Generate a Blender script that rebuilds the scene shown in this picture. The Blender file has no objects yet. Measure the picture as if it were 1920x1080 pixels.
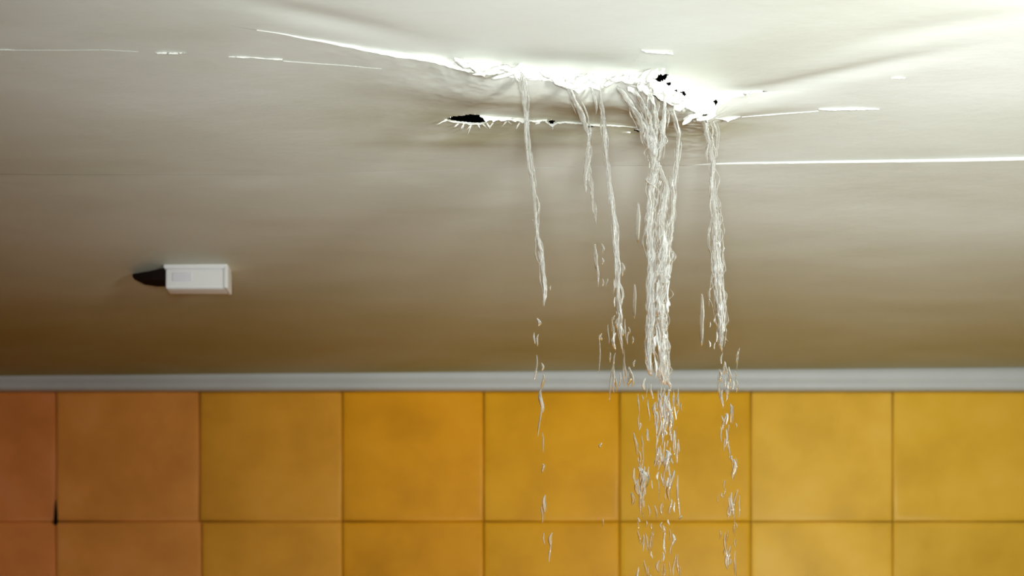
import bpy, math, random
import numpy as np
from mathutils import Vector

random.seed(7)
S = bpy.context.scene
COL = S.collection

# ------------------------------------------------------------------ camera, world, light, exposure
F = 2000.0            # focal length in pixels of a 1920 wide frame
CX, CY = 960.0, 1500.0  # principal point (level view camera, lens shifted upwards)
H, KX = 0.597, 0.0083   # ceiling height above the lens, slight lean of the ceiling
WALL = 1.5

cd = bpy.data.cameras.new('camera')
cam = bpy.data.objects.new('camera', cd)
COL.objects.link(cam)
cam.location = (0, 0, 0)
cam.rotation_euler = (math.pi / 2, 0, 0)
cd.sensor_width = 36.0
cd.lens = 36.0 * F / 1920.0
cd.shift_y = (CY - 540.0) / 1920.0
cd.clip_start = 0.02
cd.dof.use_dof = True
cd.dof.focus_distance = 0.92
cd.dof.aperture_fstop = 5.0
S.camera = cam

S.view_settings.view_transform = 'Standard'
S.view_settings.look = 'None'
S.view_settings.gamma = 1.0
S.view_settings.use_curve_mapping = False
S.view_settings.exposure = 0.36

w = bpy.data.worlds.new('world')
S.world = w
w.use_nodes = True
w.node_tree.nodes['Background'].inputs[0].default_value = (1.0, 0.95, 0.85, 1)
w.node_tree.nodes['Background'].inputs[1].default_value = 0.02


def lamp(name, kind, loc, power, color, size=0.05, rot=None, size_y=None):
    l = bpy.data.lights.new(name, kind)
    l.energy = power
    l.color = color
    if kind == 'POINT':
        l.shadow_soft_size = size
    else:
        l.shape = 'RECTANGLE'
        l.size = size
        l.size_y = size_y or size
    o = bpy.data.objects.new(name, l)
    o.location = loc
    if rot:
        o.rotation_euler = rot
    COL.objects.link(o)
    return o


# lamp on the right, a little below the ceiling and nearer than the frame
lamp('room_lamp', 'POINT', (0.52, 0.47, H - 0.25), 10.8, (0.96, 1.0, 0.94), 0.075)
# added spot turned up to brighten the near ceiling
sp_ = bpy.data.lights.new('ceiling_fill_spot', 'SPOT')
sp_.energy = 37.0
sp_.color = (0.93, 1.0, 0.96)
sp_.spot_size = math.radians(92)
sp_.spot_blend = 1.0
sp_.shadow_soft_size = 0.10
so_ = bpy.data.objects.new('ceiling_fill_spot', sp_)
so_.location = (0.02, -0.10, 0.0)
so_.rotation_euler = Vector((0.16, 0.62, 0.72)).to_track_quat('-Z', 'Y').to_euler()
COL.objects.link(so_)
# added soft fill from behind the camera, no window built
lamp('fill_light', 'AREA', (-0.9, -1.9, -0.1), 6.0, (1.0, 0.98, 0.92), 1.0,
     (math.radians(90), 0, 0), 0.9)

S.cycles.max_bounces = 16
S.cycles.transmission_bounces = 14
S.cycles.diffuse_bounces = 5
S.cycles.sample_clamp_indirect = 6.0

# ------------------------------------------------------------------ helpers


def vnoise(x, y, seed=0):
    """smooth value noise in -1..1 (numpy)"""
    x = np.asarray(x, float); y = np.asarray(y, float)
    xi = np.floor(x); yi = np.floor(y)
    fx = x - xi; fy = y - yi
    fx = fx * fx * (3 - 2 * fx); fy = fy * fy * (3 - 2 * fy)

    def h(a, b):
        v = np.sin(a * 127.1 + b * 311.7 + seed * 74.7) * 43758.5453
        return (v - np.floor(v)) * 2 - 1
    return ((h(xi, yi) * (1 - fx) + h(xi + 1, yi) * fx) * (1 - fy)
            + (h(xi, yi + 1) * (1 - fx) + h(xi + 1, yi + 1) * fx) * fy)


def fbm(x, y, octs=4, seed=0):
    t = 0; a = 1; s = 0
    for i in range(octs):
        t = t + a * vnoise(x * 2 ** i, y * 2 ** i, seed + i * 3)
        s += a; a *= 0.5
    return t / s


def ridged(x, y, octs=3, seed=0):
    t = 0; a = 1; s = 0
    for i in range(octs):
        t = t + a * (1 - 2 * np.abs(vnoise(x * 2 ** i, y * 2 ** i, seed + i * 5)))
        s += a; a *= 0.5
    return t / s


def smooth(a, b, x):
    t = np.clip((x - a) / (b - a), 0, 1)
    return t * t * (3 - 2 * t)


def on_ceiling(u, v, dz=0.0):
    """photo pixel -> point (x, y) on the ceiling plane lowered by -dz"""
    dx = (np.asarray(u, float) - CX) / F; q = (CY - np.asarray(v, float)) / F
    t = (H + dz) / (q - KX * dx)
    return t * dx, t


def at_depth(u, v, y):
    return ((u - CX) / F * y, y, (CY - v) / F * y)


def mesh_obj(name, verts, faces, mat, parent=None, smooth_shade=True):
    me = bpy.data.meshes.new(name)
    if isinstance(verts, np.ndarray):
        verts = verts.tolist()
    if isinstance(faces, np.ndarray):
        faces = faces.tolist()
    me.from_pydata(verts, [], faces)
    me.validate()
    me.update()
    if smooth_shade:
        me.polygons.foreach_set('use_smooth', [True] * len(me.polygons))
    o = bpy.data.objects.new(name, me)
    COL.objects.link(o)
    if mat:
        me.materials.append(mat)
    if parent:
        o.parent = parent
    return o


def grid_faces(nx, ny, keep=None):
    """vertices indexed i*ny + j"""
    i, j = np.meshgrid(np.arange(nx - 1), np.arange(ny - 1), indexing='ij')
    a = i * ny + j
    f = np.stack([a, a + 1, a + ny + 1, a + ny], -1)
    if keep is not None:
        f = f[keep]
    return f.reshape(-1, 4)


def box(name, lo, hi, mat, parent=None):
    x0, y0, z0 = lo; x1, y1, z1 = hi
    v = [(x0, y0, z0), (x1, y0, z0), (x1, y1, z0), (x0, y1, z0), (x0, y0, z1), (x1, y0, z1), (x1, y1, z1), (x0, y1, z1)]
    f = [(0, 3, 2, 1), (4, 5, 6, 7), (0, 1, 5, 4), (1, 2, 6, 5), (2, 3, 7, 6), (3, 0, 4, 7)]
    return mesh_obj(name, v, f, mat, parent, False)


def empty(name, loc=(0, 0, 0)):
    o = bpy.data.objects.new(name, None)
    o.location = loc
    o.empty_display_size = 0.05
    COL.objects.link(o)
    return o


# ------------------------------------------------------------------ materials


def new_mat(name):
    m = bpy.data.materials.new(name)
    m.use_nodes = True
    nt = m.node_tree
    b = nt.nodes['Principled BSDF']
    return m, nt, b


def nd(nt, kind, **kw):
    n = nt.nodes.new(kind)
    for k, v in kw.items():
        if k.startswith('i_'):
            n.inputs[int(k[2:])].default_value = v
        else:
            setattr(n, k, v)
    return n


def mapped_noise(nt, scale_vec, scale, detail=5.0, rough=0.55, dist=0.0, loc=(0, 0, 0)):
    tc = nd(nt, 'ShaderNodeTexCoord')
    mp = nd(nt, 'ShaderNodeMapping')
    mp.inputs['Scale'].default_value = scale_vec
    mp.inputs['Location'].default_value = loc
    nt.links.new(tc.outputs['Object'], mp.inputs['Vector'])
    nz = nd(nt, 'ShaderNodeTexNoise')
    nz.inputs['Scale'].default_value = scale
    nz.inputs['Detail'].default_value = detail
    nz.inputs['Roughness'].default_value = rough
    nz.inputs['Distortion'].default_value = dist
    nt.links.new(mp.outputs[0], nz.inputs['Vector'])
    return nz


def ramp(nt, src, stops):
    r = nd(nt, 'ShaderNodeValToRGB')
    els = r.color_ramp.elements
    while len(els) < len(stops):
        els.new(0.5)
    for e, (p, c) in zip(els, stops):
        e.position = p
        e.color = c if len(c) == 4 else (*c, 1)
    nt.links.new(src, r.inputs[0])
    return r


def mixc(nt, fac, a, b, mode='MIX'):
    m = nd(nt, 'ShaderNodeMix', data_type='RGBA', blend_type=mode)
    for sock, val in ((m.inputs[0], fac), (m.inputs[6], a), (m.inputs[7], b)):
        if hasattr(val, 'is_linked') or hasattr(val, 'links'):
            nt.links.new(val, sock)
        else:
            sock.default_value = val
    return m.outputs[2]


def ceiling_material():
    m, nt, b = new_mat('damp_ceiling_paint')
    n1 = mapped_noise(nt, (1, 3.2, 1), 3.0, 6, 0.5, 0.4)
    base = ramp(nt, n1.outputs[0], [(0.30, (0.68, 0.69, 0.63)), (0.52, (0.76, 0.775, 0.74)), (0.72, (0.80, 0.815, 0.80))])
    # olive damp stain behind the tear, deepened to paint in the shade there
    at = nd(nt, 'ShaderNodeAttribute', attribute_name='damp_shade')
    n2 = mapped_noise(nt, (1, 3.0, 1), 9.0, 5, 0.55, 0.6, (3, 1, 0))
    r2 = ramp(nt, n2.outputs[0], [(0.32, (0.15,) * 3), (0.62, (1,) * 3)])
    mu = nd(nt, 'ShaderNodeMath', operation='MULTIPLY')
    nt.links.new(at.outputs['Fac'], mu.inputs[0]); nt.links.new(r2.outputs[0], mu.inputs[1])
    c = mixc(nt, mu.outputs[0], base.outputs[0], (0.40, 0.37, 0.20, 1))
    # light falloff and warm tile bounce painted in towards the tiled wall
    ay = nd(nt, 'ShaderNodeAttribute', attribute_name='wall_shade')
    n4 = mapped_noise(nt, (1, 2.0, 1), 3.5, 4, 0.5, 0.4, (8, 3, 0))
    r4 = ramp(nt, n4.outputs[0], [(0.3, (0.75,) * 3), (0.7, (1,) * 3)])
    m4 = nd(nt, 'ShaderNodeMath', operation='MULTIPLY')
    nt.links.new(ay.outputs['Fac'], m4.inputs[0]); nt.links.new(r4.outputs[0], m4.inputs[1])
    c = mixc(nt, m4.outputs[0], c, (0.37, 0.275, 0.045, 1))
    nt.links.new(c, b.inputs['Base Color'])
    b.inputs['Roughness'].default_value = 0.62
    b.inputs['Specular IOR Level'].default_value = 0.3
    n3 = mapped_noise(nt, (1, 2.5, 1), 40, 6, 0.6)
    bp = nd(nt, 'ShaderNodeBump')
    bp.inputs['Strength'].default_value = 0.10
    bp.inputs['Distance'].default_value = 0.003
    nt.links.new(n3.outputs[0], bp.inputs['Height'])
    nt.links.new(bp.outputs[0], b.inputs['Normal'])
    return m


def plaster_material():
    m, nt, b = new_mat('torn_wet_plaster')
    n1 = mapped_noise(nt, (1, 1, 1), 60, 5, 0.6, 0.5)
    base = ramp(nt, n1.outputs[0], [(0.25, (0.72, 0.70, 0.60)), (0.38, (0.90, 0.90, 0.87)), (0.7, (0.93, 0.93, 0.91))])
    n2 = mapped_noise(nt, (1, 1, 1.6), 34, 3, 0.55, 1.2, (2, 7, 1))
    r2 = ramp(nt, n2.outputs[0], [(0.482, (0, 0, 0)), (0.496, (1, 1, 1)), (0.504, (1, 1, 1)), (0.518, (0, 0, 0))])
    n5 = mapped_noise(nt, (1, 1, 1), 22, 2, 0.5, 0, (9, 1, 4))
    r5 = ramp(nt, n5.outputs[0], [(0.48, (0, 0, 0)), (0.60, (0.9, 0.9, 0.9))])
    mm = nd(nt, 'ShaderNodeMath', operation='MULTIPLY')
    nt.links.new(r2.outputs[0], mm.inputs[0]); nt.links.new(r5.outputs[0], mm.inputs[1])
    c = mixc(nt, mm.outputs[0], base.outputs[0], (0.16, 0.15, 0.10, 1))
    nt.links.new(c, b.inputs['Base Color'])
    b.inputs['Roughness'].default_value = 0.35
    n3 = mapped_noise(nt, (1, 1, 1), 220, 4, 0.6)
    bp = nd(nt, 'ShaderNodeBump')
    bp.inputs['Strength'].default_value = 0.25
    bp.inputs['Distance'].default_value = 0.001
    nt.links.new(n3.outputs[0], bp.inputs['Height'])
    nt.links.new(bp.outputs[0], b.inputs['Normal'])
    return m


def tile_material():
    m, nt, b = new_mat('glazed_tile')
    oi = nd(nt, 'ShaderNodeObjectInfo')
    tc = nd(nt, 'ShaderNodeTexCoord')
    nz = nd(nt, 'ShaderNodeTexNoise')
    nz.noise_dimensions = '4D'
    nz.inputs['Scale'].default_value = 14
    nz.inputs['Detail'].default_value = 3
    nt.links.new(tc.outputs['Object'], nz.inputs['Vector'])
    mm = nd(nt, 'ShaderNodeMath', operation='MULTIPLY'); mm.inputs[1].default_value = 40
    nt.links.new(oi.outputs['Random'], mm.inputs[0]); nt.links.new(mm.outputs[0], nz.inputs['W'])
    rr = ramp(nt, nz.outputs[0], [(0.3, (0.86, 0.84, 0.75)), (0.55, (1.0, 1.0, 1.0)), (0.75, (1.06, 1.10, 1.5))])
    c = mixc(nt, 1.0, oi.outputs['Color'], rr.outputs[0], 'MULTIPLY')
    # dark pin holes in the glaze
    vo = nd(nt, 'ShaderNodeTexVoronoi'); vo.inputs['Scale'].default_value = 14
    nt.links.new(tc.outputs['Object'], vo.inputs['Vector'])
    r3 = ramp(nt, vo.outputs['Distance'], [(0.0, (1, 1, 1)), (0.022, (0, 0, 0))])
    c = mixc(nt, r3.outputs[0], c, (0.18, 0.08, 0.01, 1))
    nt.links.new(c, b.inputs['Base Color'])
    b.inputs['Roughness'].default_value = 0.42
    b.inputs['Specular IOR Level'].default_value = 0.22
    n3 = nd(nt, 'ShaderNodeTexNoise'); n3.inputs['Scale'].default_value = 18
    nt.links.new(tc.outputs['Object'], n3.inputs['Vector'])
    bp = nd(nt, 'ShaderNodeBump')
    bp.inputs['Strength'].default_value = 0.15
    bp.inputs['Distance'].default_value = 0.004
    nt.links.new(n3.outputs[0], bp.inputs['Height'])
    nt.links.new(bp.outputs[0], b.inputs['Normal'])
    return m


def plain(name, col, rough=0.6, spec=0.4, var=0.1, scale=20):
    m, nt, b = new_mat(name)
    nz = mapped_noise(nt, (1, 1, 1), scale, 4, 0.55)
    a = tuple(c * (1 - var) for c in col); d = tuple(min(1, c * (1 + var)) for c in col)
    r = ramp(nt, nz.outputs[0], [(0.3, a), (0.7, d)])
    nt.links.new(r.outputs[0], b.inputs['Base Color'])
    b.inputs['Roughness'].default_value = rough
    b.inputs['Specular IOR Level'].default_value = spec
    return m


def water_material(name, foam):
    m, nt, b = new_mat(name)
    b.inputs['Base Color'].default_value = (1, 1, 1, 1)
    b.inputs['Transmission Weight'].default_value = 1.0
    b.inputs['IOR'].default_value = 1.33
    b.inputs['Roughness'].default_value = 0.03
    nz = mapped_noise(nt, (1, 1, 0.18), 300, 3, 0.6, 0.8)
    bp = nd(nt, 'ShaderNodeBump')
    bp.inputs['Strength'].default_value = 0.35
    bp.inputs['Distance'].default_value = 0.0010
    nt.links.new(nz.outputs[0], bp.inputs['Height'])
    nt.links.new(bp.outputs[0], b.inputs['Normal'])
    # air bubbles carried in the water scatter the light
    df = nd(nt, 'ShaderNodeBsdfDiffuse'); df.inputs[0].default_value = (0.93, 0.95, 0.96, 1)
    mx = nd(nt, 'ShaderNodeMixShader')
    n2 = mapped_noise(nt, (1, 1, 0.25), 160, 4, 0.6, 0.5, (5, 2, 1))
    r = ramp(nt, n2.outputs[0], [(0.45, (foam * 0.25,) * 3), (0.68, (foam,) * 3)])
    nt.links.new(r.outputs[0], mx.inputs[0])
    out = nt.nodes['Material Output']
    nt.links.new(b.outputs[0], mx.inputs[1]); nt.links.new(df.outputs[0], mx.inputs[2])
    nt.links.new(mx.outputs[0], out.inputs[0])
    return m


M_CEIL = ceiling_material()
M_PLASTER = plaster_material()
M_TILE = tile_material()
M_GROUT = plain('ochre_grout', (0.30, 0.15, 0.025), 0.9, 0.2, 0.2, 60)
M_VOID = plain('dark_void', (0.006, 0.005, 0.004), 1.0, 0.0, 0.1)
M_TRIM = plain('grey_white_trim_paint', (0.53, 0.545, 0.55), 0.45, 0.4, 0.05, 8)
M_WALLR = plain('side_wall_paint', (0.42, 0.38, 0.22), 0.8, 0.2, 0.04, 4)
M_WALLL = plain('terracotta_wall_paint', (0.36, 0.13, 0.05), 0.8, 0.2, 0.04, 4)
M_WALLF = plain('front_wall_paint', (0.45, 0.45, 0.42), 0.8, 0.2, 0.04, 4)
M_FLOOR = plain('floor_tile_brown', (0.14, 0.12, 0.07), 0.6, 0.3, 0.15, 6)
M_PLASTIC = plain('white_plastic', (0.86, 0.86, 0.88), 0.4, 0.5, 0.02, 10)
M_WATER = water_material('clear_water', 0.06)
M_SPLASH = water_material('white_splash', 0.55)
M_FOAM = water_material('aerated_water', 0.17)

# ------------------------------------------------------------------ the tiled wall
XL, XR, YF, ZF = -1.7, 1.7, -2.1, -1.85
wall = box('wall_back', (XL, WALL + 0.004, ZF), (XR, WALL + 0.10, H + 0.03), M_GROUT)
wall['kind'] = 'structure'


def tile_mesh(wd, ht):
    """pillow-edged tile, front towards -y, centred"""
    prof = [(0.0, 0.0, 0.006), (0.0, 0.0, 0.0032), (0.0006, 0.0, 0.0020), (0.0022, 0.0, 0.0011), (0.0075, 0.0, 0.0004), (0.0140, 0.0, 0.0)]
    v = []; f = []
    for ins, _, y in prof:
        hx, hz = wd / 2 - ins, ht / 2 - ins
        v += [(-hx, y, -hz), (hx, y, -hz), (hx, y, hz), (-hx, y, hz)]
    for k in range(len(prof) - 1):
        for q in range(4):
            a = k * 4 + q; b_ = k * 4 + (q + 1) % 4
            f.append((a, b_, b_ + 4, a + 4))
    n = (len(prof) - 1) * 4
    f.append((n, n + 1, n + 2, n + 3))
    return v, f


cols_px = [-695, -428, -161, 105, 374, 642, 907, 1162, 1408, 1674, 1941, 2208, 2475]
rows_px = [734, 978, 1245, 1512, 1779, 2046]
PX = WALL / F
amber = [(0.80, 0.27, 0.07), (0.80, 0.27, 0.07), (0.80, 0.27, 0.07), (0.84, 0.33, 0.065), (0.84, 0.38, 0.035), (0.80, 0.345, 0.010),
         (0.78, 0.37, 0.010), (0.76, 0.40, 0.018), (0.78, 0.45, 0.050), (0.72, 0.41, 0.035), (0.70, 0.39, 0.03), (0.7, 0.39, 0.03)]
rt = random.Random(3)
for r in range(len(rows_px) - 1):
    for c in range(len(cols_px) - 1):
        x0 = (cols_px[c] - CX) * PX; x1 = (cols_px[c + 1] - CX) * PX
        z1 = (CY - rows_px[r]) * PX; z0 = (CY - rows_px[r + 1]) * PX
        if r >= 1:
            x0 += 0.003 * (c in (4,)); x1 += 0.003 * (c in (3,))
        gap = 0.0011
        v, f = tile_mesh(x1 - x0 - gap, z1 - z0 - gap)
        o = mesh_obj('tile', v, f, M_TILE, wall)
        o.location = ((x0 + x1) / 2, WALL - 0.002 + rt.uniform(-0.0006, 0.0006), (z0 + z1) / 2)
        o.rotation_euler = (rt.uniform(-.004, .004), rt.uniform(-.0012, .0012), rt.uniform(-.006, .006))
        k = rt.uniform(0.96, 1.04)
        o.color = tuple(ch * k for ch in amber[c]) + (1,)
# missing grout: an open black slit between the two red tiles
sx, sz0, sz1 = (105.5 - CX) * PX, (CY - 984) * PX, (CY - 938) * PX
sv = [(sx - 0.0026, WALL - 0.0028, sz0), (sx + 0.0022, WALL - 0.0028, sz0), (sx + 0.0026, WALL - 0.0028, sz0 + 0.012), (sx + 0.0006, WALL - 0.0028, sz1), (sx - 0.0012, WALL - 0.0028, sz0 + 0.020)]
sv += [(a, WALL + 0.004, c_) for a, b_, c_ in sv]
sf = [(0, 1, 2, 3, 4), (5, 9, 8, 7, 6)] + [(i, i + 5, (i + 1) % 5 + 5, (i + 1) % 5) for i in range(5)]
mesh_obj('open_joint', sv, sf, M_VOID, wall, False)

for nm, lo, hi, mt in (('wall_left', (XL - 0.1, YF, ZF), (XL, WALL + 0.1, H + 0.03), M_WALLL),
                       ('wall_right', (XR, YF, ZF), (XR + 0.1, WALL + 0.1, H + 0.03), M_WALLR),
                       ('wall_front', (XL, YF - 0.1, ZF), (XR, YF, H + 0.03), M_WALLF),
                       ('floor', (XL, YF, ZF - 0.1), (XR, WALL + 0.1, ZF), M_FLOOR)):
    o = box(nm, lo, hi, mt); o['kind'] = 'structure'

# trim between the tiles and the ceiling
n = 160
xs = np.linspace(XL, XR, n)
prof = [(0.0, 0.0), (0.010, 0.0), (0.0135, 0.0015), (0.0150, 0.0045), (0.0150, 0.010), (0.0138, 0.013), (0.0142, 0.0165), (0.0155, 0.020), (0.0160, 1.0), (0.0, 1.0)]
ht = (H + KX * xs) - (CY - 728.0) / F * (WALL - 0.015)
tv = []
for i, x in enumerate(xs):
    zb = (CY - 728.0) / F * (WALL - 0.015) + 0.0006 * float(fbm(x * 4, 0.3, 2, 5))
    top = H + KX * x + 0.001
    for (d, h) in prof:
        z = top if h == 1.0 else min(zb + h, top - 0.0005)
        tv.append((x, WALL + 0.002 - d - 0.0003 * float(vnoise(x * 9, h * 100, 2)), z))
m_ = len(prof)
tf = []
for i in range(n - 1):
    for j in range(m_):
        a = i * m_ + j; b_ = i * m_ + (j + 1) % m_
        tf.append((a, a + m_, b_ + m_, b_))
trim = mesh_obj('trim_1', tv, tf, M_TRIM, None)
trim['kind'] = 'structure'

# ------------------------------------------------------------------ the ceiling
# tear: pixel columns, top edge (near board) and bottom edge (hanging lip of the far board)
TEAR = [(430, 48, 48), (520, 62, 62.6), (640, 83, 87), (740, 97, 105), (800, 104, 114), (850, 111, 125), (880, 114, 134), (905, 116, 141), (930, 119, 139),
        (955, 122, 144), (975, 125, 147), (1000, 130, 149), (1030, 134, 152), (1060, 136, 163), (1085, 137, 172), (1105, 138, 160), (1124, 138, 168),
        (1140, 138, 158), (1160, 137, 154), (1185, 136, 160), (1210, 135, 172), (1235, 134, 184), (1262, 141, 192), (1285, 155, 198), (1305, 166, 206),
        (1325, 173, 219), (1338, 176, 222), (1348, 176, 196), (1370, 174, 184), (1400, 171, 177), (1440, 171, 172)]
T = np.array(TEAR, float)
tx_, ty_ = on_ceiling(T[:, 0], T[:, 1])
ts_ = np.array([max(0.0, (H + KX * a) - (CY - vb) / F * b) for a, b, vb in zip(tx_, ty_, T[:, 2])])
ts_[0] = ts_[-1] = 0
lx = np.concatenate([[XL, -0.6], tx_, [0.45, XR]])
ly = np.concatenate([[0.78, 0.80], ty_, [0.885, 0.87]])
ls = np.concatenate([[0, 0], ts_, [0, 0]])


def tear_y(x):
    return np.interp(x, lx, ly) + 0.0016 * fbm(x * 60, 0 * x, 3, 1) * smooth(-.25, -.1, x) * (1 - smooth(.2, .26, x))


def tear_s(x):
    s = np.interp(x, lx, ls)
    return np.clip(s * (1 + 0.16 * fbm(x * 140, 0 * x + 3, 3, 9)), 0, None)


kk = np.linspace(-0.03, 0.03, 41); kw = np.exp(-(kk / 0.014) ** 2); kw /= kw.sum()


def tear_s_soft(x):
    return sum(w_ * np.interp(x + k_, lx, ls) for k_, w_ in zip(kk, kw))


SEAM = [(-900, 327), (0, 323), (500, 324), (960, 316), (1240, 308), (1500, 303), (1920, 295), (2900, 280)]
sx_, sy_ = on_ceiling([p[0] for p in SEAM], [p[1] for p in SEAM])
sx_ = np.concatenate([[XL], sx_, [XR]]); sy_ = np.concatenate([[sy_[0]], sy_, [sy_[-1]]])


def seam_y(x):
    return np.interp(x, sx_, sy_)


def bump2(x, y, u, v, ru, rv, amp, rot=0.0):
    """soft dent or bulge centred under photo pixel u,v with radii in pixels"""
    px = CX + F * x / np.maximum(y, 0.2); py = CY - F * (H + KX * x) / np.maximum(y, 0.2)
    a = px - u; b_ = py - v
    c, s = math.cos(rot), math.sin(rot)
    a, b_ = a * c + b_ * s, -a * s + b_ * c
    return amp * np.exp(-(a / ru) ** 2 - (b_ / rv) ** 2)


def base_z(x, y):
    z = H + KX * x
    vis = smooth(0.45, 0.75, y) * (1 - smooth(1.42, 1.49, y))
    z = z + vis * 0.0011 * fbm(x * 5, y * 14, 3, 11)
    z = z + vis * 0.0030 * fbm(x * 2.3 + 7, y * 3.1, 2, 21)
    # soft hollows and waves of the soaked board
    z = z + bump2(x, y, 1560, 143, 190, 12, 0.0030, -0.20)
    z = z + bump2(x, y, 1400, 172, 150, 10, 0.0012, -0.05)
    z = z + bump2(x, y, 1750, 55, 170, 16, 0.0015, -0.15)
    z = z + bump2(x, y, 620, 40, 170, 16, 0.0022, 0.2)
    z = z - bump2(x, y, 960, 163, 230, 30, 0.0050, 0.05)
    z = z - bump2(x, y, 1180, 172, 130, 26, 0.0048, 0.08)
    z = z - bump2(x, y, 1420, 200, 120, 14, 0.0016, -0.05)
    z = z - bump2(x, y, 960, 262, 230, 10, 0.0010, 0.0)
    return z


def near_z(x, y):
    return base_z(x, y) + bump2(x, y, 1080, 140, 170, 30, 0.0066, 0.06)


# the tear again, now measured on the deformed board so that its height is right
for _ in range(5):
    ty_ = near_z(tx_, ty_) / ((CY - T[:, 1]) / F)
    tx_ = (T[:, 0] - CX) / F * ty_
ts_ = np.clip(base_z(tx_, ty_) - (CY - T[:, 2]) / F * ty_, 0, None)
ts_[0] = ts_[-1] = 0
lx = np.concatenate([[XL, -0.6], tx_, [0.45, XR]])
ly = np.concatenate([[0.78, 0.80], ty_, [0.885, 0.87]])
ls = np.concatenate([[0, 0], ts_, [0, 0]])


def far_z(x, y):
    d = np.maximum(y - tear_y(x), 0)
    s = tear_s(x); ss = tear_s_soft(x)
    z = base_z(x, y) - ss * np.exp(-(d / 0.055) ** 1.35) - (s - ss) * np.exp(-d / 0.006)
    cr = ss * np.exp(-d / 0.035)
    z = z - 0.22 * cr * ridged(x * 45 + y * 30, y * 55 - x * 12, 3, 31) * (1 - np.exp(-d / 0.004))
    # long raised paint line on the left
    return z


def uv_px(x, y, z):
    return CX + F * x / y, CY - F * z / y


def inside(poly, u, v):
    r = np.zeros(np.shape(u), bool)
    n_ = len(poly)
    for i in range(n_):
        (x0, y0), (x1, y1) = poly[i], poly[(i + 1) % n_]
        c = ((y0 > v) != (y1 > v)) & (u < (x1 - x0) * (v - y0) / ((y1 - y0) or 1e-9) + x0)
        r ^= c
    return r


HOLES = [[(838, 222), (850, 218), (866, 217), (882, 214), (897, 215), (904, 219), (911, 226), (902, 231), (884, 230), (866, 229), (850, 226)],
         [(1029, 228), (1034, 224), (1040, 227), (1038, 233), (1032, 232)],
         [(1188, 244), (1196, 240), (1204, 243), (1198, 248)],
         [(1098, 234), (1108, 232), (1118, 236), (1106, 240)]]


def seg(a, b, step):
    return list(np.linspace(a, b, max(2, int(round((b - a) / step)) + 1))[:-1])


xs = np.array(seg(XL, -0.85, 0.06) + seg(-0.85, -0.25, 0.006) + seg(-0.25, -0.08, 0.0022) + seg(-0.08, 0.24, 0.0011)
              + seg(0.24, 0.40, 0.003) + seg(0.40, 0.85, 0.006) + seg(0.85, XR, 0.06) + [XR])
NX = len(xs)


def damp_shade_of(x, y):
    px = CX + F * x / np.maximum(y, .2); py = CY - F * (H + KX * x) / np.maximum(y, .2)
    d = np.exp(-((px - 1010) / 330) ** 2 - ((py - 215) / 44) ** 2) * 1.0
    d += np.exp(-((px - 870) / 200) ** 2 - ((py - 262) / 22) ** 2) * 0.35
    d += np.exp(-((px - 1300) / 180) ** 2 - ((py - 235) / 22) ** 2) * 0.3
    d *= smooth(-0.002, 0.006, y - tear_y(x))
    return np.clip(d, 0, 1)


def sheet(rows_fn, zfn, holes=(), skirt=None):
    X = []; Y = []
    R = rows_fn(xs)                     # (NX, NR)
    X = np.repeat(xs[:, None], R.shape[1], 1)
    Z = zfn(X, R)
    if skirt is not None:               # vertical edge of the board on its near side
        X = np.concatenate([X[:, :1], X], 1)
        R = np.concatenate([R[:, :1] + 0.0001, R], 1)
        Z = np.concatenate([np.maximum(Z[:, :1], base_z(X[:, :1], R[:, :1])) + skirt, Z], 1)
    Xc = (X[:-1, :-1] + X[1:, 1:]) / 2; Yc = (R[:-1, :-1] + R[1:, 1:]) / 2; Zc = (Z[:-1, :-1] + Z[1:, 1:]) / 2
    keep = np.ones(Xc.shape, bool)
    if holes:
        u, v = uv_px(Xc, np.maximum(Yc, .2), Zc)
        for h_ in holes:
            keep &= ~inside(h_, u, v)
    V = np.stack([X, R, Z], -1).reshape(-1, 3)
    o = mesh_obj('plaster_sheet', V, grid_faces(NX, R.shape[1], keep), M_CEIL, ceiling)
    a = o.data.attributes.new('damp_shade', 'FLOAT', 'POINT')
    a.data.foreach_set('value', damp_shade_of(X, R).reshape(-1).astype(np.float32))
    a = o.data.attributes.new('wall_shade', 'FLOAT', 'POINT')
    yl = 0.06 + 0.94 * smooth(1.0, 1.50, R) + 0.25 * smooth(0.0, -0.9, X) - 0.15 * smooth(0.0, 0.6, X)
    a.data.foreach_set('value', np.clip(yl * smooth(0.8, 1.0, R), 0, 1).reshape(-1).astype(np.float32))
    return o


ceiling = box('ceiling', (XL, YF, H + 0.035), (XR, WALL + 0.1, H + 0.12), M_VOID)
ceiling['kind'] = 'structure'


def rows_near(x):
    yt = tear_y(x)
    t = np.concatenate([np.linspace(0, 1, 8)[:-1], np.linspace(1, 2, 60)])
    out = np.zeros((len(x), len(t)))
    for j, q in enumerate(t):
        out[:, j] = YF + (0.55 - YF) * q if q <= 1 else 0.55 + (yt - 0.55) * (q - 1) ** 0.8
    return out


def rows_mid(x):
    yt = tear_y(x); ys = seam_y(x) - 0.0005
    q = np.linspace(0, 1, 130)
    return yt[:, None] + (ys - yt)[:, None] * q[None, :] ** 1.25


def rows_far(x):
    ys = seam_y(x) + 0.0005
    q = np.linspace(0, 1, 70)
    return ys[:, None] + (WALL + 0.003 - ys)[:, None] * q[None, :] ** 1.4


def third_z(x, y):
    d = np.maximum(y - seam_y(x), 0)
    step = np.interp(x, [-0.9, 0.10, 0.16, 0.30, 0.6], [-0.0014, -0.0006, 0.0006, 0.0016, 0.0034])
    return base_z(x, y) - step * np.exp(-(d / 0.04)) - 0.0004 * fbm(x * 160, y * 0, 2, 4) * np.exp(-d / 0.004) * smooth(.12, .2, x)


sheet(rows_near, near_z)
sheet(rows_mid, far_z, HOLES)
sheet(rows_far, third_z, (), 0.0006)

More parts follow.
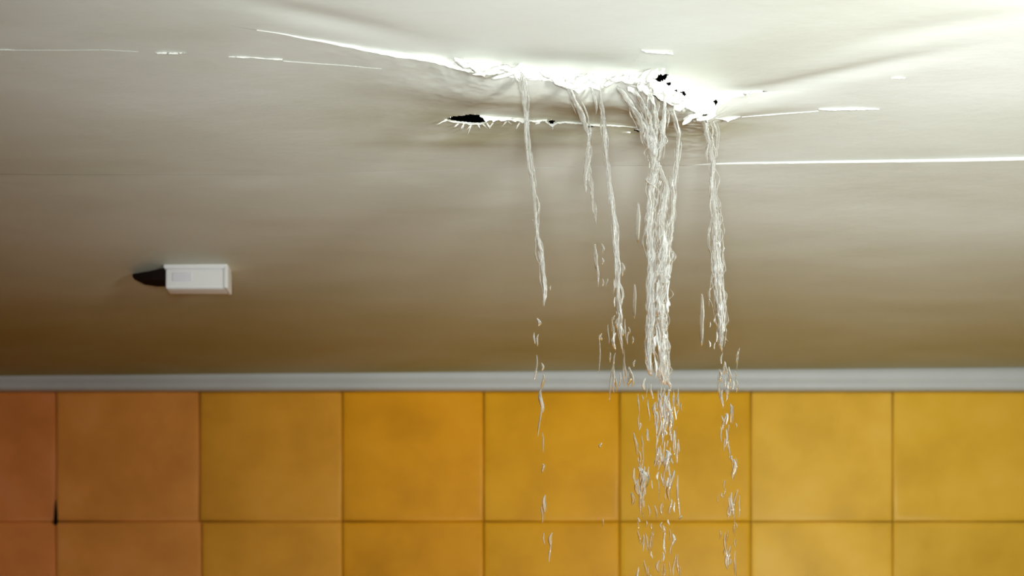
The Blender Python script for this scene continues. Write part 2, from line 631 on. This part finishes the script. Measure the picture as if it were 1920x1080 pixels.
# the torn edge: the broken face that hangs between the two boards
EH = [[(1226, 144), (1234, 139), (1243, 141), (1251, 137), (1260, 132), (1252, 142), (1246, 150), (1238, 153), (1229, 150)],
      [(1250, 156), (1259, 154), (1258, 161), (1253, 161)], [(1262, 171), (1268, 168), (1272, 172)], [(1274, 174), (1282, 171), (1287, 177), (1283, 182), (1280, 176)],
      [(1337, 189), (1342, 186), (1345, 192), (1341, 198)], [(884, 131), (897, 132), (907, 142), (895, 138)], [(1317, 217), (1324, 215), (1322, 220)],
      [(1008, 152), (1016, 150), (1022, 155), (1012, 156)], [(1055, 164), (1062, 163), (1064, 168)]]
ex = np.arange(tx_[0] + 0.02, tx_[-1] - 0.004, 0.0009)
NR = 30
tt = np.linspace(0, 1, NR)
EX = np.repeat(ex[:, None], NR, 1)
TY = np.repeat(tear_y(ex)[:, None], NR, 1)
SS = np.repeat((tear_s(ex) + near_z(ex, tear_y(ex)) - base_z(ex, tear_y(ex)))[:, None], NR, 1)
ztop = near_z(ex, tear_y(ex))[:, None]
TT = np.repeat(tt[None, :], len(ex), 0)
amp = np.clip(SS * 0.28, 0, 0.005)
cr = ridged(EX * 70, TT * 2.6 + EX * 25, 4, 41)
EYY = TY - 0.0002 - 0.0016 * np.sin(TT * math.pi) * np.clip(SS / .01, 0, 1) - amp * cr * np.sin(np.clip(TT * 1.15, 0, 1) * math.pi * .9) ** .6 - 0.0012 * smooth(.8, 1, TT) * np.clip(SS / .02, 0, 1)
EZ = ztop - (SS + 0.0003 + 0.0009 * smooth(0.001, 0.006, SS)) * TT + 0.10 * SS * fbm(EX * 90, TT * 3, 3, 51) * np.sin(TT * math.pi)
EXX = EX + 0.0012 * fbm(EX * 80 + 4, TT * 4, 3, 61) * np.sin(TT * math.pi)
u, v = uv_px((EXX[:-1, :-1] + EXX[1:, 1:]) / 2, (EYY[:-1, :-1] + EYY[1:, 1:]) / 2, (EZ[:-1, :-1] + EZ[1:, 1:]) / 2)
keep = np.ones(u.shape, bool)
for h_ in EH:
    keep &= ~inside(h_, u, v)
te = mesh_obj('torn_edge', np.stack([EXX, EYY, EZ], -1).reshape(-1, 3), grid_faces(len(ex), NR, keep), M_PLASTER, ceiling)
te['label'] = 'ragged white torn plaster edge'


def lip(name, pts, jit=0.6, seed=1, mat=None, tilt=0.15):
    """paint or plaster lip hanging off the ceiling: pts = (u, v_top, v_bottom) in photo pixels"""
    P = np.array(pts, float)
    n_ = max(8, int((P[-1, 0] - P[0, 0]) / 2.0))
    uu = np.linspace(P[0, 0], P[-1, 0], n_)
    vt = np.interp(uu, P[:, 0], P[:, 1]) + jit * 0.4 * fbm(uu / 6, uu * 0, 3, seed)
    vb = np.interp(uu, P[:, 0], P[:, 2])
    vb = vt + (vb - vt) * (1 + 0.5 * jit * fbm(uu / 5, uu * 0, 3, seed + 2))
    V = []
    R_ = 5
    for a, t_, b_ in zip(uu, vt, vb):
        x, y = on_ceiling(a, t_)
        # sit on the real, deformed board
        for _ in range(3):
            zz = float(far_z(np.array([x]), np.array([y]))[0]) if y > float(tear_y(np.array([x]))[0]) else float(near_z(np.array([x]), np.array([y]))[0])
            y = zz / ((CY - t_) / F); x = (a - CX) / F * y
        dz = max(0.0002, (b_ - t_) / F * y)
        for k in range(R_):
            q = k / (R_ - 1)
            V.append((x + 0.0003 * math.sin(a * .7 + k), y - dz * tilt * q - 0.0002 * math.sin(a * 0.9 + 2 * k), zz + 0.0004 - (dz + 0.0004) * q))
        V.append((x, y + 0.0012 + dz * 0.8, zz + 0.0004))
    C_ = R_ + 1
    Fc = []
    for i in range(n_ - 1):
        for j in range(C_ - 1):
            a = i * C_ + j
            Fc.append((a, a + 1, a + C_ + 1, a + C_))
    return mesh_obj(name, V, Fc, mat or M_PLASTER, ceiling)


lip('crack_lip', [(900, 216, 219), (912, 217, 229), (925, 219, 228), (940, 220, 228), (955, 220, 226), (975, 221, 230), (990, 224, 230), (1010, 225, 229), (1026, 224, 228)], 0.9, 3)
lip('crack_lip', [(1022, 226, 228), (1030, 232, 235), (1036, 233, 239), (1045, 229, 233), (1060, 228, 231), (1085, 230, 233), (1110, 233, 237), (1140, 234, 237), (1170, 236, 238), (1195, 239, 240)], 0.9, 5)
lip('crack_lip', [(836, 225, 226), (850, 227, 230), (880, 230, 234), (900, 231, 234), (912, 229, 230)], 0.9, 8)
lip('plaster_flake', [(1340, 221, 222), (1352, 221, 224), (1365, 220, 229), (1375, 219, 225), (1388, 218, 219)], 0.5, 7)
lip('plaster_flake', [(1203, 93, 94), (1210, 95, 99), (1235, 96, 101), (1262, 97, 103)], 0.3, 9)
lip('plaster_flake', [(1535, 204, 206), (1560, 204, 208), (1600, 203, 207), (1648, 204, 206)], 0.6, 11)
lip('plaster_flake', [(1672, 146, 147), (1684, 145, 148), (1698, 146, 147)], 0.6, 12)
lip('plaster_flake', [(292, 99, 101), (310, 98, 102.5), (330, 99, 102), (348, 98, 100)], 0.5, 13)
lip('plaster_flake', [(428, 106, 107), (445, 106, 109), (470, 107, 109), (500, 110, 111), (518, 110, 113), (530, 111, 113)], 0.8, 14)
lip('paint_ridge', [(-40, 94, 94.5), (10, 92.5, 94.6), (30, 94, 94.6), (120, 94, 94.5), (200, 93.4, 93.9), (260, 97, 97.4)], 0.5, 15, M_CEIL)
lip('paint_ridge', [(530, 114, 115), (580, 118, 119), (640, 122, 122.8), (715, 129, 129.5)], 0.5, 16, M_CEIL)
lip('paint_ridge', [(1390, 219, 220), (1450, 214, 216), (1535, 208, 209)], 0.5, 17, M_CEIL)
lip('paint_ridge', [(1345, 176, 178), (1370, 173, 175), (1400, 170, 171), (1425, 171, 171.5)], 0.5, 18)


# crumpled shards of plaster and paint skin along the tear
def shard(u, v, wd, hg, ang, y, seed, curl=0.5, mat=None):
    rs = random.Random(seed)
    na, nb = 10, 7
    V = []
    c0 = at_depth(u, v, y)
    sc = y / F
    ca, sa = math.cos(ang), math.sin(ang)
    for i in range(na):
        for j in range(nb):
            a = (i / (na - 1) - .5); b_ = (j / (nb - 1) - .5)
            edge = (1 - (2 * a) ** 2) ** .5 if abs(a) < .5 else 0
            b2 = b_ * (0.15 + 0.85 * edge) * (1 + .5 * float(vnoise(i * .9 + seed, j * .5, 3)))
            lx_, lz_ = a * wd * sc, b2 * hg * sc
            dy = -curl * hg * sc * (0.6 * math.cos(b_ * 3) + 0.5 * float(vnoise(i * .8, j * .9 + seed, 6)))
            V.append((c0[0] + lx_ * ca + lz_ * sa, c0[1] + dy, c0[2] - lx_ * sa + lz_ * ca))
    o = mesh_obj('plaster_shard', V, grid_faces(na, nb), mat or M_PLASTER, ceiling)
    md = o.modifiers.new('thickness', 'SOLIDIFY'); md.thickness = 0.0004
    return o


def ty_at(u, v=150):
    # depth of the tear along this pixel column
    y = 0.88
    for _ in range(4):
        y = float(tear_y(np.array([(u - CX) / F * y]))[0])
    return y


rs = random.Random(11)
SH = [(866, 119, 34, 14, .5), (893, 132, 40, 10, .6), (915, 138, 60, 8, -.1), (930, 130, 46, 10, -.25), (955, 131, 34, 16, .4), (968, 128, 28, 12, -.5), (985, 137, 30, 14, .6),
      (1022, 140, 24, 8, .5), (1048, 156, 30, 10, .5), (1066, 160, 34, 12, .3), (1088, 152, 40, 18, -.6), (1112, 148, 30, 12, .7), (1150, 150, 44, 10, -.6), (1168, 148, 50, 12, -.1),
      (1190, 152, 50, 14, .1), (1205, 146, 40, 16, -.7), (1222, 143, 30, 16, -.8), (1230, 165, 30, 18, .6), (1252, 172, 28, 14, .3), (1262, 186, 36, 14, .5), (1278, 190, 30, 12, .2),
      (1296, 203, 34, 14, .6), (1312, 206, 36, 12, .2), (1300, 219, 40, 12, -.3), (1322, 222, 34, 10, -.2), (1330, 212, 26, 10, .5), (1250, 112, 14, 10, .8), (1246, 128, 18, 6, -.9),
      (1268, 150, 24, 10, .6), (1274, 200, 24, 16, -.4), (1243, 120, 14, 5, 1.2), (1290, 226, 26, 10, -.6), (950, 141, 60, 6, -.25), (1206, 168, 30, 16, .7), (1186, 172, 24, 10, .6)]
for k, (u_, v_, a_, b_, g_) in enumerate(SH):
    shard(u_, v_, a_, b_ * 0.8, g_, ty_at(u_) - 0.003 - rs.random() * 0.004, 100 + k)

# fine splinters of paint that stand out round the open hole in the crack
V = []; Fc = []
sp = [(838, 223, -20, -6), (838, 224, -22, 8), (845, 219, -8, -8), (860, 231, -8, 12), (870, 232, -6, 16), (884, 234, -8, 14), (896, 233, 4, 12), (905, 232, 12, 9), (912, 230, 8, 12),
      (925, 229, -10, 10), (950, 227, -8, 9), (952, 227, 8, 8), (975, 229, -8, 10), (870, 214, -10, -6), (890, 212, 14, -6), (898, 212, -8, -9), (1034, 223, 2, -9), (1036, 238, 0, 6),
      (1004, 229, 6, 5), (1012, 229, -8, 5), (1200, 242, -22, -3), (1328, 240, -6, 12), (1340, 250, 4, 10), (1182, 247, -18, 2)]
for (u_, v_, du, dv) in sp:
    for k in range(2):
        du2 = du * (1 + .3 * rs.uniform(-1, 1)); dv2 = dv * (1 + .4 * rs.uniform(-1, 1))
        x, y = on_ceiling(u_ + rs.uniform(-4, 4), v_)
        zz = float(far_z(np.array([x]), np.array([y]))[0])
        y = zz / ((CY - v_) / F); x = (u_ - CX) / F * y
        e = at_depth(u_ + du2, v_ + dv2, y + 0.001)
        n0 = len(V)
        hw = 0.0005
        V += [(x - hw, y, zz + .0003), (x + hw, y, zz + .0003), (x, y + .0005, zz - 2 * hw), ((x + e[0]) / 2 + rs.uniform(-1, 1) * .001, y - 0.0006, (zz + e[2]) / 2 - .0006), e]
        Fc += [(n0, n0 + 1, n0 + 3), (n0 + 1, n0 + 2, n0 + 3), (n0 + 2, n0, n0 + 3), (n0, n0 + 3, n0 + 4), (n0 + 1, n0 + 4, n0 + 3), (n0 + 2, n0 + 4, n0 + 3)]
o = mesh_obj('paint_splinters', V, Fc, M_PLASTER, ceiling, False)
o['kind'] = 'stuff'

# ------------------------------------------------------------------ white fitting on the ceiling
fx0, fy0 = on_ceiling(306, 494)
fx1, _ = on_ceiling(427, 494)
fw = float(fx1 - fx0)
zc = float(base_z(np.array([(fx0 + fx1) / 2]), np.array([fy0 + 0.02]))[0])
fit = empty('ceiling_alarm', ((fx0 + fx1) / 2, fy0 + 0.0, zc))
fit['label'] = 'small white rectangular plastic alarm box with black wedge for its shadow on the ceiling'
fit['category'] = 'alarm'


def rounded_box(name, x0, x1, y0, y1, z0, z1, r, mat, parent):
    import bmesh
    bm = bmesh.new()
    bmesh.ops.create_cube(bm, size=1.0)
    for v_ in bm.verts:
        v_.co = ((x0 + x1) / 2 + v_.co.x * (x1 - x0), (y0 + y1) / 2 + v_.co.y * (y1 - y0), (z0 + z1) / 2 + v_.co.z * (z1 - z0))
    bmesh.ops.bevel(bm, geom=bm.edges[:], offset=r, segments=3, affect='EDGES', profile=0.6)
    me = bpy.data.meshes.new(name); bm.to_mesh(me); bm.free()
    me.materials.append(mat)
    for p in me.polygons:
        p.use_smooth = True
    o_ = bpy.data.objects.new(name, me); COL.objects.link(o_); o_.parent = parent
    return o_


dd = 0.018
rounded_box('base_plate', -fw / 2, fw / 2, 0.0, dd, -0.005, 0.003, 0.0018, M_PLASTIC, fit)
rounded_box('cover', -fw / 2 + 0.0015, fw / 2 - 0.0025, 0.0015, dd - 0.001, -0.0265, -0.0045, 0.0030, M_PLASTIC, fit)
rounded_box('end_cap', fw / 2 - 0.0045, fw / 2 + 0.0005, -0.0005, dd, -0.0265, -0.003, 0.0018, M_PLASTIC, fit)
rounded_box('sensor_window', -0.026, -0.004, 0.0008, 0.0035, -0.019, -0.009, 0.0008, plain('grey_lens', (0.78, 0.77, 0.85), 0.3, 0.5, .02), fit)

# black tapering wedge added on its left for the washed-out cast shadow
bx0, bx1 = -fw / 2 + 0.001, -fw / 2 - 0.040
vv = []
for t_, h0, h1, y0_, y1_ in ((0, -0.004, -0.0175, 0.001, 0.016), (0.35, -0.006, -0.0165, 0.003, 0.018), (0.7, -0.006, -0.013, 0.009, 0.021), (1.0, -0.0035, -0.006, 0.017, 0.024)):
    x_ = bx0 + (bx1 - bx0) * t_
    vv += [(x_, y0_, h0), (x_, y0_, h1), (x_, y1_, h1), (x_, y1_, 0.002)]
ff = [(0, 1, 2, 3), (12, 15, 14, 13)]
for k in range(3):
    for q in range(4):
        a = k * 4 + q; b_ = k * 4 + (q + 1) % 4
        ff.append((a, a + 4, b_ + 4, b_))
br = mesh_obj('shadow_wedge', vv, ff, plain('shadow_black', (0.012, 0.006, 0.005), 0.8, 0.1), fit, False)
br['label'] = 'tapering black wedge in place of cast shadow'

# ------------------------------------------------------------------ water


def tube(pts, rad, sides, seed, crink=0.35, flat=1.0):
    """irregular closed tube along pts (n,3) with radii rad (n)"""
    n_ = len(pts)
    th = np.linspace(0, 2 * math.pi, sides, endpoint=False)
    s = np.arange(n_)
    A, B = np.meshgrid(s, th, indexing='ij')
    nz = fbm(A * 0.09 + seed * 7.3, np.cos(B) * 1.6 + np.sin(B) * 1.2 + seed, 3, seed) + 0.6 * vnoise(A * 0.22, B * 1.3 + seed, seed + 5)
    R_ = rad[:, None] * (1 + crink * nz)
    X = pts[:, 0:1] + R_ * np.cos(B)
    Y = pts[:, 1:2] + R_ * np.sin(B) * flat
    Z = np.repeat(pts[:, 2:3], sides, 1) + rad[:, None] * crink * 0.8 * fbm(A * .3 + seed, B + 3, 2, seed + 9)
    V = np.stack([X, Y, Z], -1).reshape(-1, 3)
    i, j = np.meshgrid(np.arange(n_ - 1), np.arange(sides), indexing='ij')
    a = i * sides + j; b_ = i * sides + (j + 1) % sides
    Fq = np.stack([a, b_, b_ + sides, a + sides], -1).reshape(-1, 4).tolist()
    Fq.append(list(range(sides - 1, -1, -1)))
    Fq.append([(n_ - 1) * sides + k for k in range(sides)])
    return V, Fq


def path(poly, y0, step=2.2, wander=1.0, seed=0):
    """poly: (u, v, width px) -> pts (n,3), radius (n)"""
    P = np.array(poly, float)
    n_ = max(6, int((P[-1, 1] - P[0, 1]) / step))
    t = np.linspace(P[0, 1], P[-1, 1], n_)
    u_ = np.interp(t, P[:, 1], P[:, 0]); w_ = np.interp(t, P[:, 1], P[:, 2])
    k_ = np.array([1, 2, 3, 2, 1.]); k_ /= k_.sum()
    if n_ > 12:
        u_ = np.convolve(np.pad(u_, 2, 'edge'), k_, 'valid'); w_ = np.convolve(np.pad(w_, 2, 'edge'), k_, 'valid')
    u_ = u_ + wander * fbm(t / 26, t * 0 + seed, 3, seed)
    y = y0 + 0 * t
    pts = np.stack([(u_ - CX) / F * y, y, (CY - t) / F * y], -1)
    rad = w_ / 2 / F * y0
    ends = np.minimum(np.arange(n_), np.arange(n_)[::-1]) / 5.0
    rad = rad * np.clip(ends, 0.12, 1) ** .5
    return pts, rad


class Bundle:
    def __init__(self):
        self.v = []; self.f = []; self.n = 0

    def add(self, V, Fq):
        self.v.append(V); self.f += [[i + self.n for i in q] for q in Fq]; self.n += len(V)

    def build(self, name, mat, parent):
        V = np.concatenate(self.v)
        V = V - np.array(parent.location)
        return mesh_obj(name, V, self.f, mat, parent)


wseed = [0]


def rope(parent, poly, nf=5, spread=0.8, foam=False, core=0.6, y0=None):
    """one strand of falling water: a clear core with finer threads winding round it"""
    wseed[0] += 1
    sd = wseed[0]
    r_ = random.Random(sd * 13)
    y0 = y0 or YW
    b = Bundle()
    if core:
        pts, rad = path([(a, t, w_ * core) for a, t, w_ in poly], y0, 2.0, 1.0, sd)
        b.add(*tube(pts, rad, 12, sd, 0.42, 0.8))
    P = np.array(poly, float)
    L = P[-1, 1] - P[0, 1]
    for k in range(nf):
        a0 = r_.uniform(0, .75) * L if k else 0
        ln = L * r_.uniform(.2, .7)
        v0 = P[0, 1] + a0; v1 = min(P[-1, 1], v0 + ln)
        if v1 - v0 < 12:
            continue
        t = np.arange(v0, v1, 1.8)
        u_ = np.interp(t, P[:, 1], P[:, 0]); w_ = np.interp(t, P[:, 1], P[:, 2])
        ph = r_.uniform(0, 6.28); fr = r_.uniform(0.006, 0.03)
        off = spread * w_ * 0.5 * (np.sin(t * fr + ph) + 0.7 * vnoise(t / 24, 0 * t + k, sd + k))
        dep = 0.5 * w_ * np.cos(t * fr + ph)
        wd = r_.uniform(1.0, 2.6) * (1 + 0.6 * vnoise(t / 9, 0 * t, sd + 50 + k))
        en = np.minimum(np.arange(len(t)), np.arange(len(t))[::-1]) / 6.0
        wd = wd * np.clip(en, 0.1, 1)
        y = y0 + dep / F
        pts = np.stack([(u_ + off - CX) / F * y, y, (CY - t) / F * y], -1)
        b.add(*tube(pts, wd / 2 / F * y0 + 0.00008, 7, sd + k, 0.4))
    return b.build('water_strand', M_FOAM if foam else M_WATER, parent)


def drops(parent, specs, foam=False, y0=None, mat=None):
    """specs: (u, v, width px, height px)"""
    wseed[0] += 1
    y0 = y0 or YW
    b = Bundle()
    r_ = random.Random(wseed[0])
    for (u_, v_, wd, hg) in specs:
        n_ = 12; sides = 9
        q = np.linspace(0, 1, n_)
        prof_ = np.sin(q ** 0.8 * math.pi) ** 0.7 * (0.45 + 0.55 * q)
        y = y0 + r_.uniform(-.012, .012)
        t = v_ + (q - .5) * hg
        lean = r_.uniform(-.12, .12) * hg
        pts = np.stack([(u_ + lean * (q - .5) + .25 * wd * np.sin(q * 5 + u_) - CX) / F * y, 0 * q + y, (CY - t) / F * y], -1)
        b.add(*tube(pts, (prof_ * wd / 2 + .15) / F * y, sides, int(u_ + v_) % 97, 0.4))
    o_ = b.build('falling_drops', mat or (M_FOAM if foam else M_WATER), parent)
    o_['kind'] = 'stuff'
    return o_


def cluster(u0, u1, v0, v1, n_, seed, w0=3, w1=8, h0=8, h1=34):
    r_ = random.Random(seed)
    return [(r_.uniform(u0, u1), r_.uniform(v0, v1), r_.uniform(w0, w1), r_.uniform(h0, h1)) for _ in range(n_)]


def stream(u_, v_, label):
    o_ = empty('water_stream', at_depth(u_, v_, YW))
    o_['label'] = label
    o_['category'] = 'water stream'
    o_['group'] = 'streams pouring from the torn ceiling'
    return o_


# 1 leftmost
YW = ty_at(980) - 0.004
s = stream(978, 142, 'leftmost thin water stream, falling alone past the black slit in the ceiling')
rope(s, [(977, 138, 10), (982, 160, 12), (986, 185, 9), (988, 215, 10), (990, 250, 11), (994, 300, 11), (1000, 350, 12), (1004, 400, 12), (1007, 440, 11), (1014, 475, 14), (1018, 505, 12),
         (1021, 540, 9), (1020, 575, 3)], 12, 0.9, True)
rope(s, [(962, 139, 7), (972, 155, 8), (980, 180, 6), (985, 215, 6), (986, 260, 4)], 4, .8)
drops(s, [(1010, 604, 9, 16), (1002, 634, 4, 22), (1008, 638, 5, 24), (1017, 688, 6, 16), (1005, 690, 6, 50), (1018, 715, 7, 30), (1015, 752, 10, 46), (1012, 790, 5, 60), (1018, 830, 4, 40),
          (1018, 878, 7, 18), (1021, 945, 9, 36), (1016, 965, 5, 34), (1033, 1012, 9, 28), (1031, 1035, 5, 40), (1020, 1010, 4, 24), (1032, 540, 4, 10)], True)

# 2
YW = ty_at(1075) - 0.004
s = stream(1072, 168, 'second water stream from the left, slanting right then breaking up above the trim')
rope(s, [(1064, 160, 14), (1072, 178, 15), (1082, 198, 17), (1092, 220, 17), (1100, 242, 14), (1106, 262, 10)], 9, .9, True)
rope(s, [(1106, 240, 10), (1104, 270, 12), (1100, 300, 12), (1096, 330, 10), (1099, 362, 7)], 5, .9, True)
rope(s, [(1104, 300, 8), (1108, 340, 12), (1111, 370, 9), (1114, 400, 6), (1118, 424, 3)], 4, .9)
rope(s, [(1116, 458, 10), (1118, 490, 9), (1121, 515, 9), (1121, 538, 3)], 4, 1.0)
drops(s, [(1130, 466, 6, 20), (1130, 490, 5, 14), (1130, 530, 4, 16), (1138, 530, 4, 16), (1127, 632, 9, 14), (1124, 665, 4, 70), (1144, 672, 3, 16), (1130, 980, 4, 14), (1126, 835, 7, 10)])

# 3
YW = ty_at(1130) - 0.004
s = stream(1126, 168, 'third water stream from the left, hanging from a pointed white drip of plaster')
rope(s, [(1110, 164, 8), (1114, 180, 9), (1118, 200, 8), (1117, 214, 3)], 3, .9, True)
rope(s, [(1127, 160, 9), (1128, 190, 8), (1131, 215, 10), (1133, 250, 10), (1136, 290, 8), (1141, 325, 8), (1146, 370, 9), (1150, 410, 11), (1154, 450, 10), (1156, 480, 9), (1158, 520, 11),
         (1160, 570, 14), (1163, 620, 14), (1166, 655, 4)], 14, .9, True)
drops(s, [(1168, 505, 7, 26), (1158, 605, 9, 26), (1166, 618, 8, 26), (1152, 640, 12, 34), (1165, 640, 6, 50), (1177, 634, 5, 26), (1144, 668, 4, 16), (1152, 672, 4, 22), (1152, 700, 6, 60), (1170, 690, 5, 70),
          (1146, 715, 4, 80), (1180, 705, 12, 36), (1186, 712, 6, 28), (1162, 712, 5, 30)])
drops(s, cluster(1140, 1192, 600, 725, 12, 5, 3, 5, 10, 40))
drops(s, cluster(1150, 1166, 440, 640, 12, 77, 2, 4, 6, 22), mat=M_SPLASH)

# 4 the main one
YW = ty_at(1225) - 0.006
s = stream(1215, 190, 'widest water stream, a braided white column over the middle tiles')
rope(s, [(1156, 160, 12), (1172, 180, 18), (1188, 205, 22), (1204, 235, 22), (1216, 262, 20), (1224, 290, 14)], 16, .9, True)
rope(s, [(1188, 166, 12), (1200, 185, 16), (1212, 212, 18), (1220, 240, 18), (1232, 280, 16)], 10, .9)
rope(s, [(1218, 172, 20), (1222, 200, 26), (1226, 240, 22), (1228, 290, 16)], 8, 1.0)
rope(s, [(1246, 178, 12), (1247, 200, 12), (1244, 230, 14), (1242, 262, 10), (1236, 290, 8)], 9, .8, True)
rope(s, [(1262, 205, 10), (1268, 225, 10), (1273, 250, 10), (1270, 290, 9), (1266, 330, 12), (1262, 360, 10)], 8, .9)
rope(s, [(1218, 250, 18), (1224, 280, 22), (1226, 310, 20), (1222, 340, 20), (1222, 380, 16), (1218, 430, 16), (1222, 480, 14), (1218, 540, 12), (1220, 600, 12), (1218, 660, 12), (1220, 705, 6)], 26, .9, True)
rope(s, [(1232, 300, 14), (1242, 330, 18), (1250, 350, 16), (1244, 380, 14), (1240, 420, 20), (1244, 470, 24), (1240, 520, 28), (1236, 560, 26), (1240, 600, 28)], 26, .9, True)
rope(s, [(1256, 330, 14), (1262, 360, 12), (1262, 400, 12), (1256, 440, 14), (1252, 480, 16), (1248, 530, 16)], 12, .9)
rope(s, [(1238, 590, 28), (1240, 630, 26), (1242, 670, 24), (1244, 700, 20), (1246, 722, 10)], 18, .9, True)
rope(s, [(1214, 590, 12), (1214, 640, 14), (1216, 680, 10), (1222, 705, 4)], 6, .9)
drops(s, [(1254, 718, 10, 22), (1258, 728, 6, 14), (1240, 740, 5, 30), (1222, 735, 6, 30), (1208, 720, 9, 24), (1250, 770, 14, 60), (1256, 785, 12, 60), (1245, 800, 7, 60), (1240, 760, 8, 50),
          (1228, 770, 10, 34), (1264, 830, 8, 50), (1270, 850, 6, 40), (1236, 860, 9, 46), (1250, 858, 16, 30), (1252, 874, 10, 20), (1192, 832, 7, 44), (1214, 816, 5, 24), (1200, 800, 4, 16),
          (1206, 900, 18, 46), (1196, 915, 12, 36), (1186, 935, 9, 26), (1204, 935, 8, 36), (1240, 955, 6, 24), (1257, 950, 7, 30), (1272, 930, 6, 80), (1258, 910, 14, 60), (1230, 960, 5, 26), (1217, 958, 4, 22),
          (1276, 970, 7, 8), (1240, 986, 7, 14), (1197, 985, 3, 18), (1206, 1012, 6, 20), (1212, 1016, 5, 34), (1262, 1012, 9, 24), (1258, 1030, 6, 24), (1264, 1060, 6, 40), (1234, 1062, 9, 24),
          (1195, 1074, 5, 24), (1246, 1020, 5, 40)], True)
rope(s, [(1236, 290, 44), (1238, 340, 42), (1238, 450, 40), (1236, 600, 38), (1238, 690, 34), (1240, 715, 24)], 13, 1.0, False, 0)
rope(s, [(1224, 150, 50), (1226, 200, 50), (1226, 260, 34), (1228, 300, 26)], 14, 1.0, True, 0)
drops(s, cluster(1214, 1240, 255, 345, 26, 71, 2, 6, 5, 18), mat=M_SPLASH)
drops(s, cluster(1226, 1254, 530, 715, 34, 72, 2, 7, 12, 40), mat=M_SPLASH)
drops(s, cluster(1212, 1262, 340, 530, 30, 73, 1.5, 4, 6, 20), mat=M_SPLASH)
drops(s, cluster(1196, 1280, 730, 1085, 26, 74, 2, 5, 8, 26), mat=M_SPLASH)
drops(s, cluster(1196, 1280, 730, 1085, 70, 9, 2, 6, 8, 46))
drops(s, cluster(1228, 1262, 740, 900, 22, 19, 4, 9, 20, 60), True)
drops(s, cluster(1188, 1216, 860, 950, 12, 29, 4, 9, 20, 50), True)

# 5 rightmost
YW = ty_at(1330) - 0.004
s = stream(1325, 222, 'rightmost water stream, falling from the pointed right end of the tear')
rope(s, [(1316, 214, 12), (1322, 235, 18), (1328, 262, 16), (1334, 290, 16), (1336, 312, 12), (1334, 335, 8), (1333, 360, 6)], 12, .9, True)
rope(s, [(1338, 228, 8), (1344, 250, 8), (1343, 280, 6), (1340, 300, 5)], 4, .9)
rope(s, [(1334, 330, 10), (1336, 370, 14), (1341, 410, 16), (1340, 440, 18), (1340, 465, 16), (1344, 500, 18), (1347, 540, 16), (1350, 580, 18), (1353, 620, 20), (1352, 645, 12), (1354, 660, 3)], 26, .9, True)
drops(s, [(1353, 672, 5, 22), (1358, 690, 8, 26), (1350, 705, 7, 26), (1368, 704, 7, 34), (1360, 716, 4, 22), (1370, 722, 4, 16), (1354, 748, 9, 36), (1362, 742, 5, 22), (1370, 775, 8, 40), (1358, 790, 8, 34),
          (1362, 820, 5, 34), (1358, 834, 5, 28), (1366, 838, 4, 26), (1373, 862, 8, 16), (1376, 880, 10, 40), (1368, 950, 8, 40), (1373, 945, 8, 46), (1366, 960, 5, 30), (1378, 945, 8, 56), (1386, 950, 4, 44), (1360, 1020, 6, 46), (1365, 1046, 10, 46),
          (1378, 1050, 5, 36), (1352, 815, 4, 30)], True)
drops(s, cluster(1346, 1384, 660, 1070, 34, 15, 2, 6, 8, 40))
drops(s, cluster(1330, 1358, 430, 650, 26, 75, 2, 5, 6, 22), mat=M_SPLASH)
drops(s, cluster(1350, 1382, 700, 1060, 10, 76, 2, 5, 8, 24), mat=M_SPLASH)
rope(s, [(1336, 300, 22), (1338, 400, 24), (1344, 520, 26), (1350, 640, 24)], 8, 1.0, False, 0)

# single long drops between the streams
for (u_, v_, a_, b_, lab) in ((1196, 416, 9, 78, 'long falling water drop just left of the widest stream'),
                              (1190, 565, 6, 66, 'thin falling water drop low, left of the widest stream'),
                              (1316, 600, 8, 100, 'faint long water drop just left of the rightmost stream')):
    YW = 0.895
    wseed[0] += 1
    q = np.linspace(0, 1, 24)
    pr = (np.sin(q * math.pi) ** .5) * a_ / 2 / F * YW + .0001
    pts = np.stack([(u_ + .6 * np.sin(q * 6) - CX) / F * YW, 0 * q + YW, (CY - v_ - (q - .5) * b_) / F * YW], -1)
    V, Fq = tube(pts, pr, 10, wseed[0], .3)
    c0 = pts.mean(0)
    o = mesh_obj('water_drop', V - c0, Fq, M_WATER)
    o.location = c0
    o['label'] = lab
    o['category'] = 'water drop'
